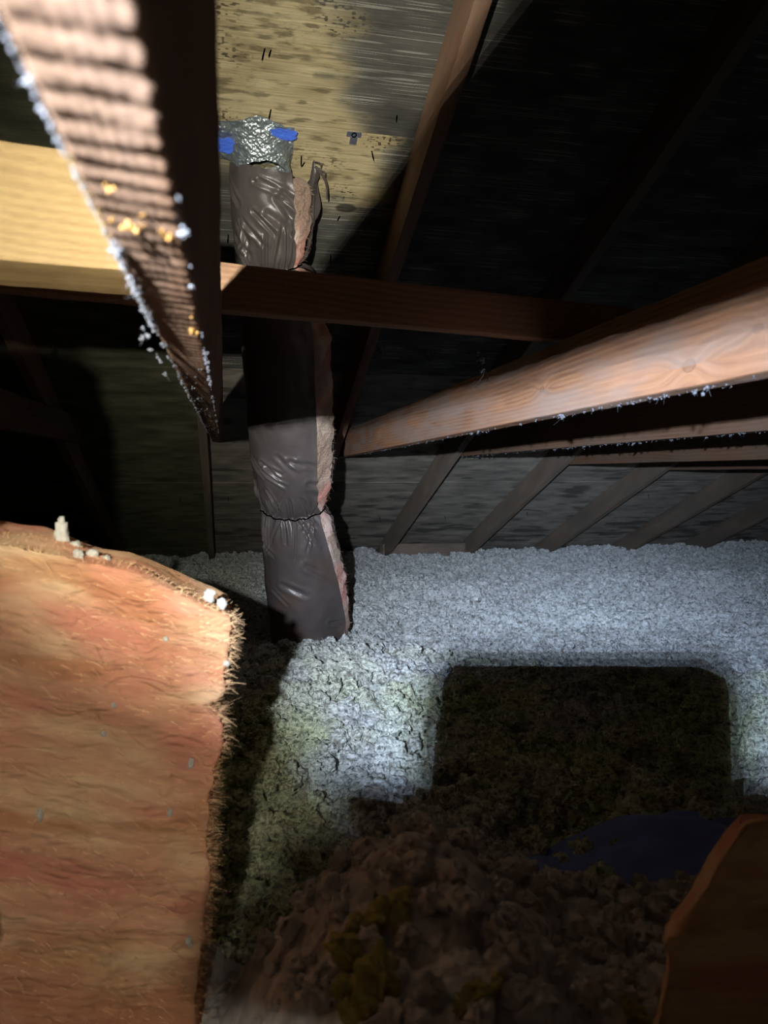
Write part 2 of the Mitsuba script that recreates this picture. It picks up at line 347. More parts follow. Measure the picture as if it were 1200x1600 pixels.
# rafters under the deck
RUP = np.array([0, SLOPE, 1.0]) * cosr
RD = 0.127
rafters = [(-1.94, 'wood_rafter_brown', 'dark rafter at the far left edge, hidden in shadow'), (-1.33, 'wood_rafter_brown', 'dark rafter second to the left of the rafter beside the saw-marked joist'),
           (-0.712, 'wood_rafter_brown', 'dark reddish brown rafter at the left, holding the short dark joist'), (-0.108, 'wood_rafter', 'olive grey rafter standing behind the end of the saw-marked joist'),
           (0.505, 'wood_rafter_brown', 'brown rafter lit at its top, running down behind the insulated duct'), (1.12, 'wood_rafter', 'grey rafter just right of the duct, above the wooden block at the eave'),
           (1.755, 'wood_rafter', 'grey rafter at the right end of the wooden block at the eave'), (2.40, 'wood_rafter', 'grey rafter third to the right of the duct at the eave'),
           (3.08, 'wood_rafter', 'greyish rafter fourth to the right of the duct at the eave'), (3.72, 'wood_rafter', 'dim rafter rightmost along the eave at the edge of the photo'),
           (4.35, 'wood_rafter', 'rafter beyond the right edge of the photo'), (4.97, 'wood_rafter', 'last rafter near the right gable wall')]
for k, (x, mat, lb) in enumerate(rafters):
    y_hi, y_lo = -1.55, 5.70
    off = -RUP * (RD + 0.003)
    p0 = np.array([x + 0.019, y_hi, zr(y_hi)]) + off; p1 = np.array([x + 0.019, y_lo, zr(y_lo)]) + off
    key = thing('rafter', lb, 'rafter', 'rafters under the roof deck')
    add(key, lumber(p0, p1, 0.038, RD, RUP, step=0.04, seed=k), mat)

# ------------------------------------------------------------------ joists
def saw(t, x, h):
    q = t - 0.5 + 0.10 * (x + 0.02) + 0.004 * np.sin(t * 9)
    m = (h < 0.001) * np.clip(1.25 - 0.2 * t, 0.2, 1)
    amp = 0.00024 * (0.6 + 0.8 * meshkit.noise(np.stack([t * 21, x * 30, 0 * x], -1), 4))
    return m * (amp * (np.abs(np.sin(q * math.pi / 0.0185)) ** 0.8 * 2 - 1) + 0.00022 * (meshkit.noise(np.stack([t * 110, x * 60, 0 * x], -1), 8) - 0.5))
key = thing('ceiling_joist', 'saw-marked pale brown joist overhead at the left, nearest the lens, fluff on its edges', 'joist')
LEAN = math.radians(7.5)
c7, s7 = math.cos(LEAN), math.sin(LEAN)
def left_br(y): return np.array([-0.016, y, 0.7445 + 0.0124 * y])
def left_bc(y): return left_br(y) + np.array([-0.019 * c7, 0, 0.019 * s7])
add(key, lumber(left_bc(-0.5), left_bc(3.72), 0.038, 0.120, (0, 0, 1), step=0.003, sec=(14, 6), seed=31, lean=LEAN, ridges=saw), 'wood_joist', smooth=35)
left_joist = key
key = thing('ceiling_joist', 'knotty light brown joist slanting in from the right, lit along its lower half', 'joist')
add(key, lumber((0.594, -0.5, 0.761), (0.594, 3.80, 0.7215), 0.038, 0.128, (0, 0, 1), seed=32, lean=math.radians(3), step=0.015, sec=(6, 14)), 'wood_joist_knotty')
right_joist = key
key = thing('ceiling_joist', 'dark joist behind the knotty one, a thin lit strip along its lower edge', 'joist')
add(key, lumber((1.189, -0.5, 0.742), (1.189, 3.92, 0.726), 0.038, 0.127, (0, 0, 1), seed=33), 'wood_joist')
third_joist = key
for x, z, ye, lb in ((1.822, 0.688, 4.0, 'unlit joist fourth from the left, black under the thin lit strip'), (2.47, 0.66, 4.05, 'unlit joist fifth from the left, its end on the third rafter right of the duct'),
                     (3.15, 0.635, 4.1, 'unlit joist at the right edge of the photo, lowest of the row'), (3.79, 0.62, 4.1, 'joist beyond the right edge of the photo'), (4.42, 0.61, 4.1, 'joist near the right gable wall')):
    key = thing('ceiling_joist', lb, 'joist')
    add(key, lumber((x, -0.5, z), (x, ye, z), 0.038, 0.127, (0, 0, 1), seed=int(x * 10), step=0.05), 'wood_joist')
key = thing('ceiling_joist', 'short-looking dark red-brown joist at the left edge, its end on the dark rafter', 'joist')
add(key, lumber((-0.653, -0.3, 0.762), (-0.653, 3.62, 0.778), 0.038, 0.118, (0, 0, 1), seed=51, step=0.05), 'wood_joist')

# boards lying across the joists
key = thing('brace_board', 'long narrow brown board across the joists in front of the duct, in shadow', 'board')
add(key, lumber((-1.0, 1.065, 0.910), (0.98, 1.345, 0.882), 0.034, 0.073, (0, 0, 1), seed=61, step=0.012), 'wood_brace')
brace = key
key = thing('cross_board', 'bright pale yellow board at the left edge, brightly lit, behind the saw-marked joist', 'board')
add(key, lumber((-1.0, 0.80 + 0.062, 0.881), (-0.072, 0.915 + 0.062, 0.874), 0.124, 0.128, (0, 0, 1), seed=62, step=0.01), 'wood_pale')
key = thing('eave_block', 'grey-brown wooden block half buried at the eave between two rafters right of the duct', 'block')
add(key, lumber((1.10, 5.16, -0.03), (1.86, 5.27, -0.045), 0.05, 0.165, (0, 0, 1), seed=63, wob=0.004), 'wood_block')

# ------------------------------------------------------------------ loose-fill insulation
def domes(x, y, r, density, seed, jitter=1.0):
    """Height of a blanket of round tufts of radius about r."""
    g = np.random.default_rng(seed)
    lo, hi = np.array([x.min() - 2 * r, y.min() - 2 * r]), np.array([x.max() + 2 * r, y.max() + 2 * r])
    n = int(np.prod(hi - lo) * density / (r * r))
    pts = lo + g.random((n, 2)) * (hi - lo); sz = 0.65 + 0.7 * g.random(n); lift = g.random(n)
    d, i = cKDTree(pts).query(np.stack([x.ravel(), y.ravel()], 1), k=3)
    hgt = np.sqrt(np.clip(1 - (d / (r * sz[i])) ** 2, 0, None)) * sz[i] * r + (lift[i] - 0.5) * r * 0.9 - (d > r * sz[i]) * r * 0.5
    return hgt.max(1).reshape(x.shape)
def fl(x, y, f, o, s): return meshkit.fbm(np.stack([x * f, y * f, 0 * x + s], -1), o, s) - 0.5
def wool_base(x, y):
    z = 0.14 * fl(x, y, 1.1, 3, 2) + 0.055 * np.exp(-(((x - 0.27) / 0.22) ** 2 + ((y - 1.85) / 0.40) ** 2)) - 0.05 * np.exp(-(((x - 0.02) / 0.16) ** 2 + ((y - 1.3) / 0.5) ** 2)) + 0.03 * np.exp(-(((x - 0.24) / 0.3) ** 2 + ((y - 2.5) / 0.2) ** 2))
    z = z * np.clip((5.75 - y) / 1.2, 0.25, 1) - 0.02 + 0.03 * np.clip((y - 4.2) / 1.2, 0, 1)
    return z
def wool_top(x, y):
    wx = x + 0.03 * fl(x, y, 16, 2, 11); wy = y + 0.03 * fl(x, y, 16, 2, 12)
    z = wool_base(x, y)
    wx, wy = wx + 0.012 * fl(x, y, 60, 2, 13), wy + 0.012 * fl(x, y, 60, 2, 14)
    rid = lambda f, s: 0.5 - np.abs(fl(wx, wy, f, 3, s)) * 2
    return z + 0.42 * domes(wx, wy, 0.060, 0.45, 1) + 0.95 * domes(wx, wy, 0.022, 0.6, 2) + 0.80 * domes(wx, wy, 0.0115, 0.7, 3) + 0.010 * rid(48, 16) + 0.007 * rid(100, 17) + 0.005 * (meshkit.noise(np.stack([wx * 230, wy * 230, 0 * x], -1), 18) - 0.5)
xs = np.concatenate([np.linspace(X0, -0.6, 60, endpoint=False), np.arange(-0.6, 1.7, 0.0052), np.arange(1.7, 4.6, 0.010), np.linspace(4.6, X1, 50)])
ys = [Y0]
while ys[-1] < Y1 - 0.01:
    y = ys[-1]; ys.append(y + (0.05 if y < 0.5 else 0.02 if y < 0.85 else 0.0054 + 0.0016 * max(0, y - 1.0)))
ys = np.array(ys)
gx, gy = np.meshgrid(xs, ys, indexing='ij')
gz = wool_top(gx, gy)
gz = np.minimum(gz, zr(gy) - 0.004)
ex = 0.006 * (meshkit.noise(np.stack([gx * 70, gy * 70, gz * 70], -1), 21) - 0.5); ey = 0.006 * (meshkit.noise(np.stack([gx * 70, gy * 70, gz * 70], -1), 22) - 0.5)
V = np.stack([np.clip(gx + ex, X0 + 0.01, X1 - 0.01), np.clip(gy + ey, Y0 + 0.01, Y1 - 0.005), gz], -1).reshape(-1, 3)
parts = [(V, grid_faces(*gx.shape))]
g = np.random.default_rng(5)
kinds = [clump(2, s, 0.8, 2.2, 0.8) for s in range(24)]; kinds3 = [clump(3, s + 20, 0.75, 2.1, 0.8) for s in range(8)]
N = 4000
near = np.arange(N) < 3300
cy = np.where(near, 0.98 + 1.45 * g.random(N), 2.3 + 3.2 * g.random(N))
cx = np.where(near, -0.25 + (0.35 + 0.72 * cy) * g.random(N), (-0.5 + 1.5 * g.random(N)) * (cy + 0.6) * 0.75 + 0.1)
cz = wool_top(cx, cy)
for k in range(N):
    v, f = kinds[g.integers(len(kinds))]
    s = 0.008 + 0.011 * g.random() ** 1.5
    if zr(cy[k]) - cz[k] < 0.04: continue
    parts.append((v @ rotm(g).T * s + [cx[k], cy[k], cz[k] + (0.75 * g.random() - 0.15) * s], f))
# the curly strands that make it wool
n1, n2 = 30000, 14000
sy = np.r_[1.0 + 1.7 * g.random(n1) ** 1.2, 2.6 + 2.8 * g.random(n2)]
sx = (-0.32 + 1.35 * g.random(n1 + n2)) * (sy + 0.5) * 0.72 + 0.08
sz_ = wool_top(sx, sy) + 0.001
ok = zr(sy) - sz_ > 0.08
sx, sy, sz_ = sx[ok], sy[ok], sz_[ok]; nn = len(sx)
big = np.clip(sy / 2.2, 0.7, 2.0)
ang = 2 * math.pi * g.random(nn)
STR = (ribbons(np.stack([sx, sy, sz_], 1), np.stack([np.cos(ang), np.sin(ang), 0.25 + 0.35 * g.random(nn)], 1), np.tile([0.0, 0, 1], (nn, 1)), (0.007 + 0.012 * g.random(nn)) * big, 0.0010 * big, 0.5, 0.7, g))
key = thing('loose_insulation', 'white blown loose-fill insulation covering the attic floor to the eave', 'insulation', kind='stuff')
add(key, joinm(parts), 'wool', smooth=True)
add(key + '__strands', STR, 'wool_strand', smooth=False, kind='stuff')

# dusty heap in front, close to the lens
def heap_base(x, y):
    prof = np.interp(x, [-0.6, -0.06, -0.01, 0.02, 0.06, 0.108, 0.163, 0.205, 0.263, 0.363, 0.467, 0.6, 0.9], [-0.05, -0.05, -0.02, 0.06, 0.145, 0.195, 0.235, 0.252, 0.215, 0.152, 0.128, 0.12, 0.1])
    f = np.where(y < 0.72, np.clip(1 - (0.72 - y) / 1.6, 0, 1), np.clip(1 - ((y - 0.72) / 0.24) ** 2, -0.4, 1))
    return prof * f
hx, hy = np.meshgrid(np.arange(-0.10, 0.95, 0.0045), np.arange(0.1, 0.98, 0.0048), indexing='ij')
wx, wy = hx + 0.02 * fl(hx, hy, 18, 2, 31), hy + 0.02 * fl(hx, hy, 18, 2, 32)
hz = heap_base(hx, hy) + 0.4 * domes(wx, wy, 0.040, 0.5, 41) + 0.4 * domes(wx, wy, 0.017, 0.7, 42) + 0.016 * (0.5 - 2 * np.abs(fl(wx, wy, 60, 3, 44))) + 0.008 * fl(wx, wy, 160, 2, 45) - 0.02
parts = [(np.stack([hx, hy, hz], -1).reshape(-1, 3), grid_faces(*hx.shape))]
for k in range(420):
    x, y = 0.02 + 0.58 * g.random(), 0.4 + 0.42 * g.random()
    v, f = kinds[g.integers(24)]; s = 0.005 + 0.012 * g.random() ** 2
    parts.append((v @ rotm(g).T * s + [x, y, heap_base(np.array([x]), np.array([y]))[0] + 0.018], f))
key = thing('insulation_heap', 'dusty brown heap of loose insulation in the shadow close to the lens', 'insulation', kind='stuff')
add(key, joinm(parts), 'wool_dusty', smooth=True)
def hz_at(x, y): return float(heap_base(np.array([x]), np.array([y]))[0])
for (x, y, s, lb) in ((0.105, 0.60, 0.034, 'large dim yellow tuft of glass fibre on the dusty heap'), (0.13, 0.655, 0.022, 'small yellow tuft behind the large one on the dusty heap'), (0.345, 0.56, 0.014, 'little yellow tuft at the right of the dusty heap by the pink batt'), (0.19, 0.52, 0.016, 'yellow fleck at the bottom edge of the photo on the dusty heap')):
    key = thing('fibre_tuft', lb, 'tuft', 'yellow tufts on the dusty heap')
    bits = []
    for q in range(7):
        v, f = clump(3, int(1000 * x) + q, 0.7, 2.0, 0.6)
        bits.append((v @ rotm(g).T * s * (0.35 + 0.3 * g.random()) + [x + s * 0.6 * g.normal(), y + s * 0.5 * g.normal(), 0], f))
    for v, f in bits:
        c_ = v.mean(0); v[:, 2] += hz_at(c_[0], c_[1]) + 0.020
    add(key, joinm(bits), 'wool_yellow', smooth=True)

# ------------------------------------------------------------------ pink batts
def batt(lo, hi, step, shape, seed, rough=0.010):
    """A block of glass fibre: a subdivided box whose faces are pushed about in layers."""
    ext = np.array(hi) - np.array(lo)
    def face(a, b, c, cv):
        n1, n2 = max(2, int(ext[a] / step)), max(2, int(ext[b] / step))
        u, w = np.meshgrid(np.linspace(lo[a], hi[a], n1), np.linspace(lo[b], hi[b], n2), indexing='ij')
        P = np.zeros(u.shape + (3,)); P[..., a], P[..., b], P[..., c] = u, w, cv
        return P.reshape(-1, 3), grid_faces(n1, n2)
    v, f = joinm([face(a, b, c, cv) for a, b, c in ((0, 2, 1), (1, 2, 0), (0, 1, 2)) for cv in (lo[c], hi[c])])
    m = trimesh.Trimesh(v, f, process=False); m.merge_vertices(digits_vertex=6)
    trimesh.repair.fix_normals(m)
    v = np.array(m.vertices); cen = (np.array(lo) + hi) / 2
    n = np.array(m.vertex_normals)
    l = v[:, 0] + 0.4 * v[:, 1]; z = v[:, 2] + 0.2 * l
    lay = meshkit.fbm(np.stack([l * 4, v[:, 1] * 4, z * 32], 1), 4, seed) - 0.5
    lump = meshkit.fbm(v * 11, 3, seed + 3) - 0.5
    tiny = meshkit.noise(np.stack([l * 60, v[:, 1] * 60, z * 190], 1), seed + 4) - 0.5
    v = v + n * (rough * 2.4 * lay + rough * 2.2 * lump + rough * 0.35 * tiny)[:, None]
    return shape(v), np.array(m.faces)
def left_shape(v):
    x, y, z = v.T.copy()
    top = np.interp(x, [-0.85, -0.40, -0.234, -0.17, -0.105, -0.037, 0.008], [0.60, 0.60, 0.565, 0.55, 0.530, 0.496, 0.473])
    z = np.where(z > 0.2, 0.2 + (z - 0.2) * (top - 0.2) / 0.30, z)
    edge = np.interp(z, [0.0, 0.15, 0.266, 0.32, 0.354, 0.368, 0.378, 0.390, 0.42, 0.46, 0.50], [-0.040, -0.026, -0.018, -0.006, -0.002, -0.010, -0.026, -0.004, 0.001, 0.004, 0.002])
    w = np.clip((x + 0.14) / 0.14, 0, 1)
    x = x + w * edge
    y = y + 0.05 * np.clip((0.40 - z), -0.05, 0.4) * -1 + 0.10 * np.clip(-x - 0.20, 0, 1)
    return np.stack([x, y, z], 1)
key = thing('pink_batt', 'large pink and orange fibreglass batt standing close at the left with a frayed right edge', 'insulation batt')
bv, bf = batt((-0.85, 0.845, 0.0), (0.0, 1.02, 0.50), 0.0062, left_shape, 70, 0.010)
add(key, (bv, bf), 'pink_fibre', smooth=True)
left_batt = key
# frayed fibres
tm = trimesh.Trimesh(bv, bf, process=False); tn = tm.vertex_normals
vis = np.where((bv[:, 0] > -0.28) & (bv[:, 1] < 0.93))[0]
edge_i = vis[(bv[vis, 0] > -0.03)]; face_i = vis[(bv[vis, 0] <= -0.03)]
top_i = vis[(tn[vis, 2] > 0.6)]
ie = g.choice(edge_i, 2600); it = g.choice(top_i, 900); iff = g.choice(face_i, 1600)
P = bv[np.r_[ie, it, iff]]
D = np.vstack([np.stack([0.9 + 0 * ie, -0.3 + 0.5 * g.normal(size=len(ie)), 0.30 + 0.25 * g.normal(size=len(ie))], 1),
               np.stack([0.6 * g.normal(size=len(it)), 0.3 * g.normal(size=len(it)), 0.7 + 0 * it], 1),
               np.stack([0.9 + 0 * iff, -0.25 + 0.2 * g.normal(size=len(iff)), 0.25 * g.normal(size=len(iff)) - 0.1], 1)])
Ln = np.r_[0.005 + 0.012 * g.random(len(ie)) ** 2, 0.002 + 0.004 * g.random(len(it)), 0.006 + 0.014 * g.random(len(iff))]
add(key + '__loose_fibres', ribbons(P, D, tn[np.r_[ie, it, iff]], Ln, np.full(len(P), 0.0009), 0.25, 0.25, g), 'pink_strand', smooth=False, kind='stuff')
def right_shape(v):
    x, y, z = v.T.copy()
    left = np.interp(z, [0.0, 0.2, 0.29, 0.33, 0.37, 0.40], [0.315, 0.318, 0.332, 0.362, 0.395, 0.41]) - 0.35
    x = x + np.clip((0.6 - x) / 0.25, 0, 1) * left + 0.75 * (y - 0.49)
    z = z - 0.10 * np.clip(0.46 - x, 0, 0.2) * np.clip(z / 0.3, 0, 1) - 0.5 * (y - 0.49)
    return np.stack([x, y, z], 1)
key = thing('pink_batt', 'brown-pink fibreglass batt cut off by the lower right edge of the photo, mostly in shadow', 'insulation batt')
rv, rf = batt((0.35, 0.49, 0.0), (0.85, 0.60, 0.37), 0.005, right_shape, 71, 0.011)
add(key, (rv, rf), 'pink_fibre', smooth=True)

key = thing('pink_batt', 'added unseen fibreglass batt that blocks the lamp, beyond the left edge of the photo', 'insulation batt')
ov, of = batt((-0.62, 0.38, 0.0), (-0.222, 0.55, 0.80), 0.012, lambda v: v, 72, 0.008)  # added out of view to keep lamp light off the left joist and rafter
add(key, (ov, of), 'pink_fibre', smooth=True)

# white flakes clinging to the batts
flakes = [(-0.185, 0, 0.571, .014, 2.0), (-0.170, 0, 0.556, .011, 1), (-0.160, 0, 0.549, .011, 1), (-0.148, 0, 0.548, .013, .8), (-0.134, 0, 0.541, .010, 1), (-0.018, 0, 0.503, .011, 1.2), (-0.004, 0, 0.494, .010, 1),
          (-0.199, 0, 0.271, .006, 2.2), (-0.063, 0, 0.262, .006, 1.2), (-0.040, 0, 0.313, .006, 1.8), (-0.133, 0, 0.354, .006, 1), (-0.121, 0, 0.386, .006, 1), (0.001, 0, 0.425, .007, .8), (-0.044, 0, 0.116, .007, 1.8), (-0.122, 0, 0.008, .013, .8), (-0.066, 0, 0.455, .005, 1)]
names = ['tall pointed white flake standing on the top edge of the big pink batt', 'white lump just right of the pointed flake on the batt top', 'second white lump along the top of the big pink batt', 'larger white lump in the middle of the batt top', 'last white lump of the row on the batt top',
         'white flake at the top right corner of the big pink batt', 'small white flake below the top right corner of the batt', 'upright white sliver at the left on the batt face', 'small white fleck near the frayed edge of the batt face', 'slanting white sliver close to the frayed edge of the batt', 'lower white curl in the upper middle of the batt face', 'upper white curl in the middle of the batt face',
         'white fleck at the tip of the batt edge above the notch', 'pale sliver low on the batt face near the edge', 'white lump at the bottom edge of the photo on the batt', 'tiny white fleck on the pale top corner of the batt']
for k, ((x, y, z, s, st), lb) in enumerate(zip(flakes, names)):
    key = thing('insulation_flake', lb, 'flake', 'white flakes on the pink batt')
    v, f = clump(2, 90 + k, 0.7, 2.0, 1.0)
    j = np.argmin(np.abs(bv[:, 0] - x) + np.abs(bv[:, 2] - z) + 5 * (bv[:, 1] > 0.92))
    add(key, (v * np.array([s * 0.55, s * 0.55, s * st * 0.6]) + [x, bv[j, 1] - 0.3 * s, z], f), 'wool_white', smooth=True)

# ------------------------------------------------------------------ insulated duct
key = thing('insulated_duct', 'dark plastic-jacketed insulated duct hanging from the roof into the insulation, pink fibre at its seam', 'duct')
S_T = [0.00, 0.10, 0.155, 0.175, 0.20, 0.32, 0.50, 0.60, 0.645, 0.672, 0.70, 0.80, 0.92, 1.02]
#     centre of the duct from the roof (0) to its foot (1), its half width and its depth factor
CX = np.array([0.138, 0.140, 0.143, 0.146, 0.165, 0.190, 0.213, 0.224, 0.228, 0.232, 0.240, 0.272, 0.300, 0.312])
CY = np.array([2.060, 2.120, 2.165, 2.185, 2.20, 2.27, 2.40, 2.47, 2.51, 2.545, 2.56, 2.62, 2.68, 2.72])
CZ = np.array([1.485, 1.355, 1.270, 1.235, 1.20, 1.04, 0.78, 0.645, 0.58, 0.535, 0.485, 0.31, 0.12, -0.08])
RR = np.array([0.112, 0.112, 0.098, 0.070, 0.110, 0.132, 0.134, 0.128, 0.118, 0.100, 0.117, 0.138, 0.142, 0.140])
GC = np.radians(np.array([-36, -38, -42, -46, -34, -28, -26, -28, -30, -34, -26, -18, -14, -12.0]))     # where the seam gapes, from +x towards the viewer
GW = np.radians(np.array([32, 24, 11, 6, 18, 30, 32, 30, 22, 9, 22, 24, 18, 17.0]))
tt = np.linspace(0, 1.02, 420)
ip = lambda A: np.interp(tt, S_T, A)
from scipy.ndimage import gaussian_filter1d
sm = lambda A, s=5: gaussian_filter1d(ip(A), s, mode='nearest')
cx, cy, cz, rr, gc, gw = sm(CX), sm(CY), sm(CZ), sm(RR, 3), sm(GC), sm(GW, 3)
cen = np.stack([cx, cy, cz], 1)
tg = np.gradient(cen, axis=0); tg /= np.linalg.norm(tg, axis=1, keepdims=True)
ax = np.tile([1.0, 0, 0], (len(tt), 1)); ax -= tg * (ax * tg).sum(1, keepdims=True); ax /= np.linalg.norm(ax, axis=1, keepdims=True)
ay = np.cross(tg, ax)                                  # points away from the viewer or towards: fixed below
ay *= np.sign(ay[:, 1:2])
tie = np.minimum(np.abs(tt - 0.175), np.abs(tt - 0.672))
def around(phi, r):
    return cen[:, None] + r[..., None] * (np.cos(phi)[..., None] * ax[:, None] + np.sin(phi)[..., None] * ay[:, None])
NV = 300
u = np.linspace(0, 1, NV)[None]
ph = (gc + gw)[:, None] + u * (2 * math.pi - 2 * gw)[:, None]
pleat = np.exp(-tie / 0.035)[:, None]
pp = around(ph, rr[:, None] + 0 * ph)
wr = meshkit.fbm(np.stack([pp[..., 0] * 16, pp[..., 1] * 16, pp[..., 2] * 13], -1), 3, 5) - 0.5
cre = np.zeros_like(ph)
gd = np.random.default_rng(23)
LEN = 1.6
for q in range(108):                                      # folds: most run into the ties, some hang diagonally
    if q < 78:
        c0 = (0.175, 0.672)[q % 2]; sgn = gd.choice([-1, 1]); t0 = c0 + sgn * 0.004; t1 = c0 + sgn * (0.03 + 0.07 * gd.random())
        p0_ = gd.random() * 2 * math.pi; p1_ = p0_ + gd.normal() * 0.25
    else:
        t0 = gd.choice([0.02 + 0.12 * gd.random(), 0.48 + 0.17 * gd.random(), 0.7 + 0.25 * gd.random()]); p0_ = math.pi + 2.6 * gd.random() - 0.2; t1 = t0 + 0.015 + 0.04 * gd.random(); p1_ = p0_ + 0.35 + 0.5 * gd.random()
    w_ = (0.0025 + 0.003 * gd.random()) * (1 if q < 78 else 1.5); dp_ = (0.004 + 0.005 * gd.random()) * (1 if q < 78 else 0.8)
    A = np.array([p0_ * 0.12, t0 * LEN]); Bv = np.array([p1_ * 0.12, t1 * LEN]) - A
    X = ((ph - p0_ + math.pi) % (2 * math.pi) - math.pi) * 0.12 + 0 * tt[:, None]; Y = (tt[:, None] - t0) * LEN + 0 * ph
    s_ = np.clip((X * Bv[0] + Y * Bv[1]) / (Bv @ Bv), 0, 1)
    bow = 0.004 * np.sin(s_ * math.pi)
    d2 = (X - s_ * Bv[0] - bow) ** 2 + (Y - s_ * Bv[1]) ** 2
    cre += dp_ * (np.exp(-d2 / w_ ** 2) - 0.7 * np.exp(-((np.sqrt(d2) - 2.2 * w_) / w_) ** 2)) * np.sin(np.clip(0.15 + s_, 0, 1) * math.pi) ** 0.5
pl = np.sin(ph * 17 + 5 * meshkit.noise(np.stack([ph * 2, tt[:, None] * 12 + 0 * ph, 0 * ph], -1), 9)) * pleat
rj = rr[:, None] * (1.02 + 0.07 * wr + 0.03 * pl) - np.clip(cre, -0.008, 0.011)
rj *= 1 - 0.05 * np.clip(np.abs(np.sin(ph)), 0, 1)
lip = np.clip(1 - np.minimum(u, 1 - u) / 0.035, 0, 1)
rj = rj + 0.006 * lip ** 2
JV = around(ph, rj)
top_cut = 0.006 + 0.020 * meshkit.fbm(np.stack([ph * 3, 0 * ph, 0 * ph], -1), 3, 17)        # ragged upper hem
JV[..., 2] -= np.clip(1 - tt / 0.03, 0, 1)[:, None] * (top_cut - 0.01)
JV[..., 2] = np.minimum(JV[..., 2], zr(JV[..., 1]) - 0.012)
add(key + '__jacket', (JV.reshape(-1, 3), grid_faces(*ph.shape)), 'duct_plastic', smooth=True, label='dark brown-grey crinkled plastic jacket')
ph2 = np.linspace(0, 2 * math.pi, 120, endpoint=False)[None] + 0 * tt[:, None]
dphi = np.abs((ph2 - gc[:, None] + math.pi) % (2 * math.pi) - math.pi)
bul = np.clip(1 - dphi / (gw[:, None] + 0.05), 0, 1)
pp = around(ph2, rr[:, None] + 0 * ph2)
rc = rr[:, None] * (0.90 + 0.14 * np.sqrt(bul) + 0.22 * (meshkit.fbm(pp * np.array([45, 45, 22]), 3, 8) - 0.5) * (bul > 0))
rc *= 1 - 0.25 * np.exp(-tie / 0.012)[:, None] * (bul <= 0)
rc *= 1 - 0.35 * np.clip(1 - tt / 0.05, 0, 1)[:, None] ** 2
KV = around(ph2, rc)
KV[..., 2] = np.minimum(KV[..., 2] - np.clip(1 - tt / 0.05, 0, 1)[:, None] * 0.03, zr(KV[..., 1]) - 0.03)
add(key + '__fibre_core', (KV.reshape(-1, 3), grid_faces(len(tt), 120, True)), 'pink_core', smooth=True, label='pale pink fibreglass showing at the open seam')
# loose fibres along the seam
ii = np.argwhere((bul > 0.05) & (tt[:, None] > 0.02) & (tt[:, None] < 0.97)); ii = ii[g.choice(len(ii), 1500)]
P = KV[ii[:, 0], ii[:, 1]]; Nn = P - cen[ii[:, 0]]
add(key + '__loose_fibres', ribbons(P, Nn + 0.06 * g.normal(size=P.shape), Nn, 0.004 + 0.010 * g.random(len(P)), np.full(len(P), 0.0010), 0.2, 0.5, g), 'pink_core', smooth=False, kind='stuff')
# ties
for t0, r0 in ((0.175, 0.070), (0.672, 0.100)):
    k = int(np.argmin(np.abs(tt - t0)))
    a2 = np.linspace(0, 2 * math.pi, 90)
    q = cen[k] + (np.interp(a2 % (2 * math.pi), np.sort(ph[k] % (2 * math.pi)), rj[k][np.argsort(ph[k] % (2 * math.pi))]) + 0.001)[:, None] * (np.cos(a2)[:, None] * ax[k] + np.sin(a2)[:, None] * ay[k])
    add(key + '__wire_tie', tubem(q, 0.0022), 'steel', label='thin wire tied round the jacket')
k = int(np.argmin(np.abs(tt - 0.672)))
q = np.array([cen[k] + 0.105 * (math.cos(-0.5) * ax[k] + math.sin(-0.5) * ay[k]) + np.array([0.012 * s, -0.012 * s, -0.012 * s * (1 - 0.08 * s * s)]) for s in np.linspace(0, 3.4, 12)])
add(key + '__wire_end', tubem(q, 0.0011), 'rust', label='loose wire end sticking out')
# torn flap of the jacket at its top right
fu, fv = np.meshgrid(np.linspace(0, 1, 40), np.linspace(0, 1, 16), indexing='ij')
top = np.array([0.243, 2.03, 1.475]); botm = np.array([0.178, 2.115, 1.250])
fp = top + fu[..., None] * (botm - top) + fv[..., None] * np.array([0.030, 0.045, -0.004]) * (1 - 0.75 * fu[..., None] ** 2)
fp[..., 0] += 0.010 * np.sin(fu * 9 + fv * 4) * fv + 0.03 * np.sin(fu * math.pi) * (0.3 + fv * 0.4)
fp[..., 2] += (1 - fu) ** 6 * 0.03 * (meshkit.noise(np.stack([fv * 7, 0 * fv, 0 * fv], -1), 2) - 0.5) * 2
add(key + '__torn_flap', (fp.reshape(-1, 3), grid_faces(40, 16)), 'duct_plastic', smooth=True)
for (a0, a1, w0) in (((0.250, 2.03, 1.470), (0.290, 2.085, 1.405), 0.016), ((0.244, 2.02, 1.478), (0.262, 2.03, 1.462), 0.010), ((0.252, 2.03, 1.462), (0.276, 2.045, 1.446), 0.012)):
    s = np.linspace(0, 1, 9)[:, None]; a0, a1 = np.array(a0), np.array(a1)
    c = a0 + s * (a1 - a0) + np.array([0.012, 0, 0.006]) * np.sin(s * math.pi)
    wv = np.array([0.6, 0.2, 0.35]) * w0 * (1 - 0.55 * s) * 0.5
    add(key + '__torn_strip', (np.vstack([c - wv, c + wv]), np.vstack([[[i, i + 1, i + 10], [i, i + 10, i + 9]] for i in range(8)]).reshape(-1, 3)), 'duct_plastic', smooth=True)

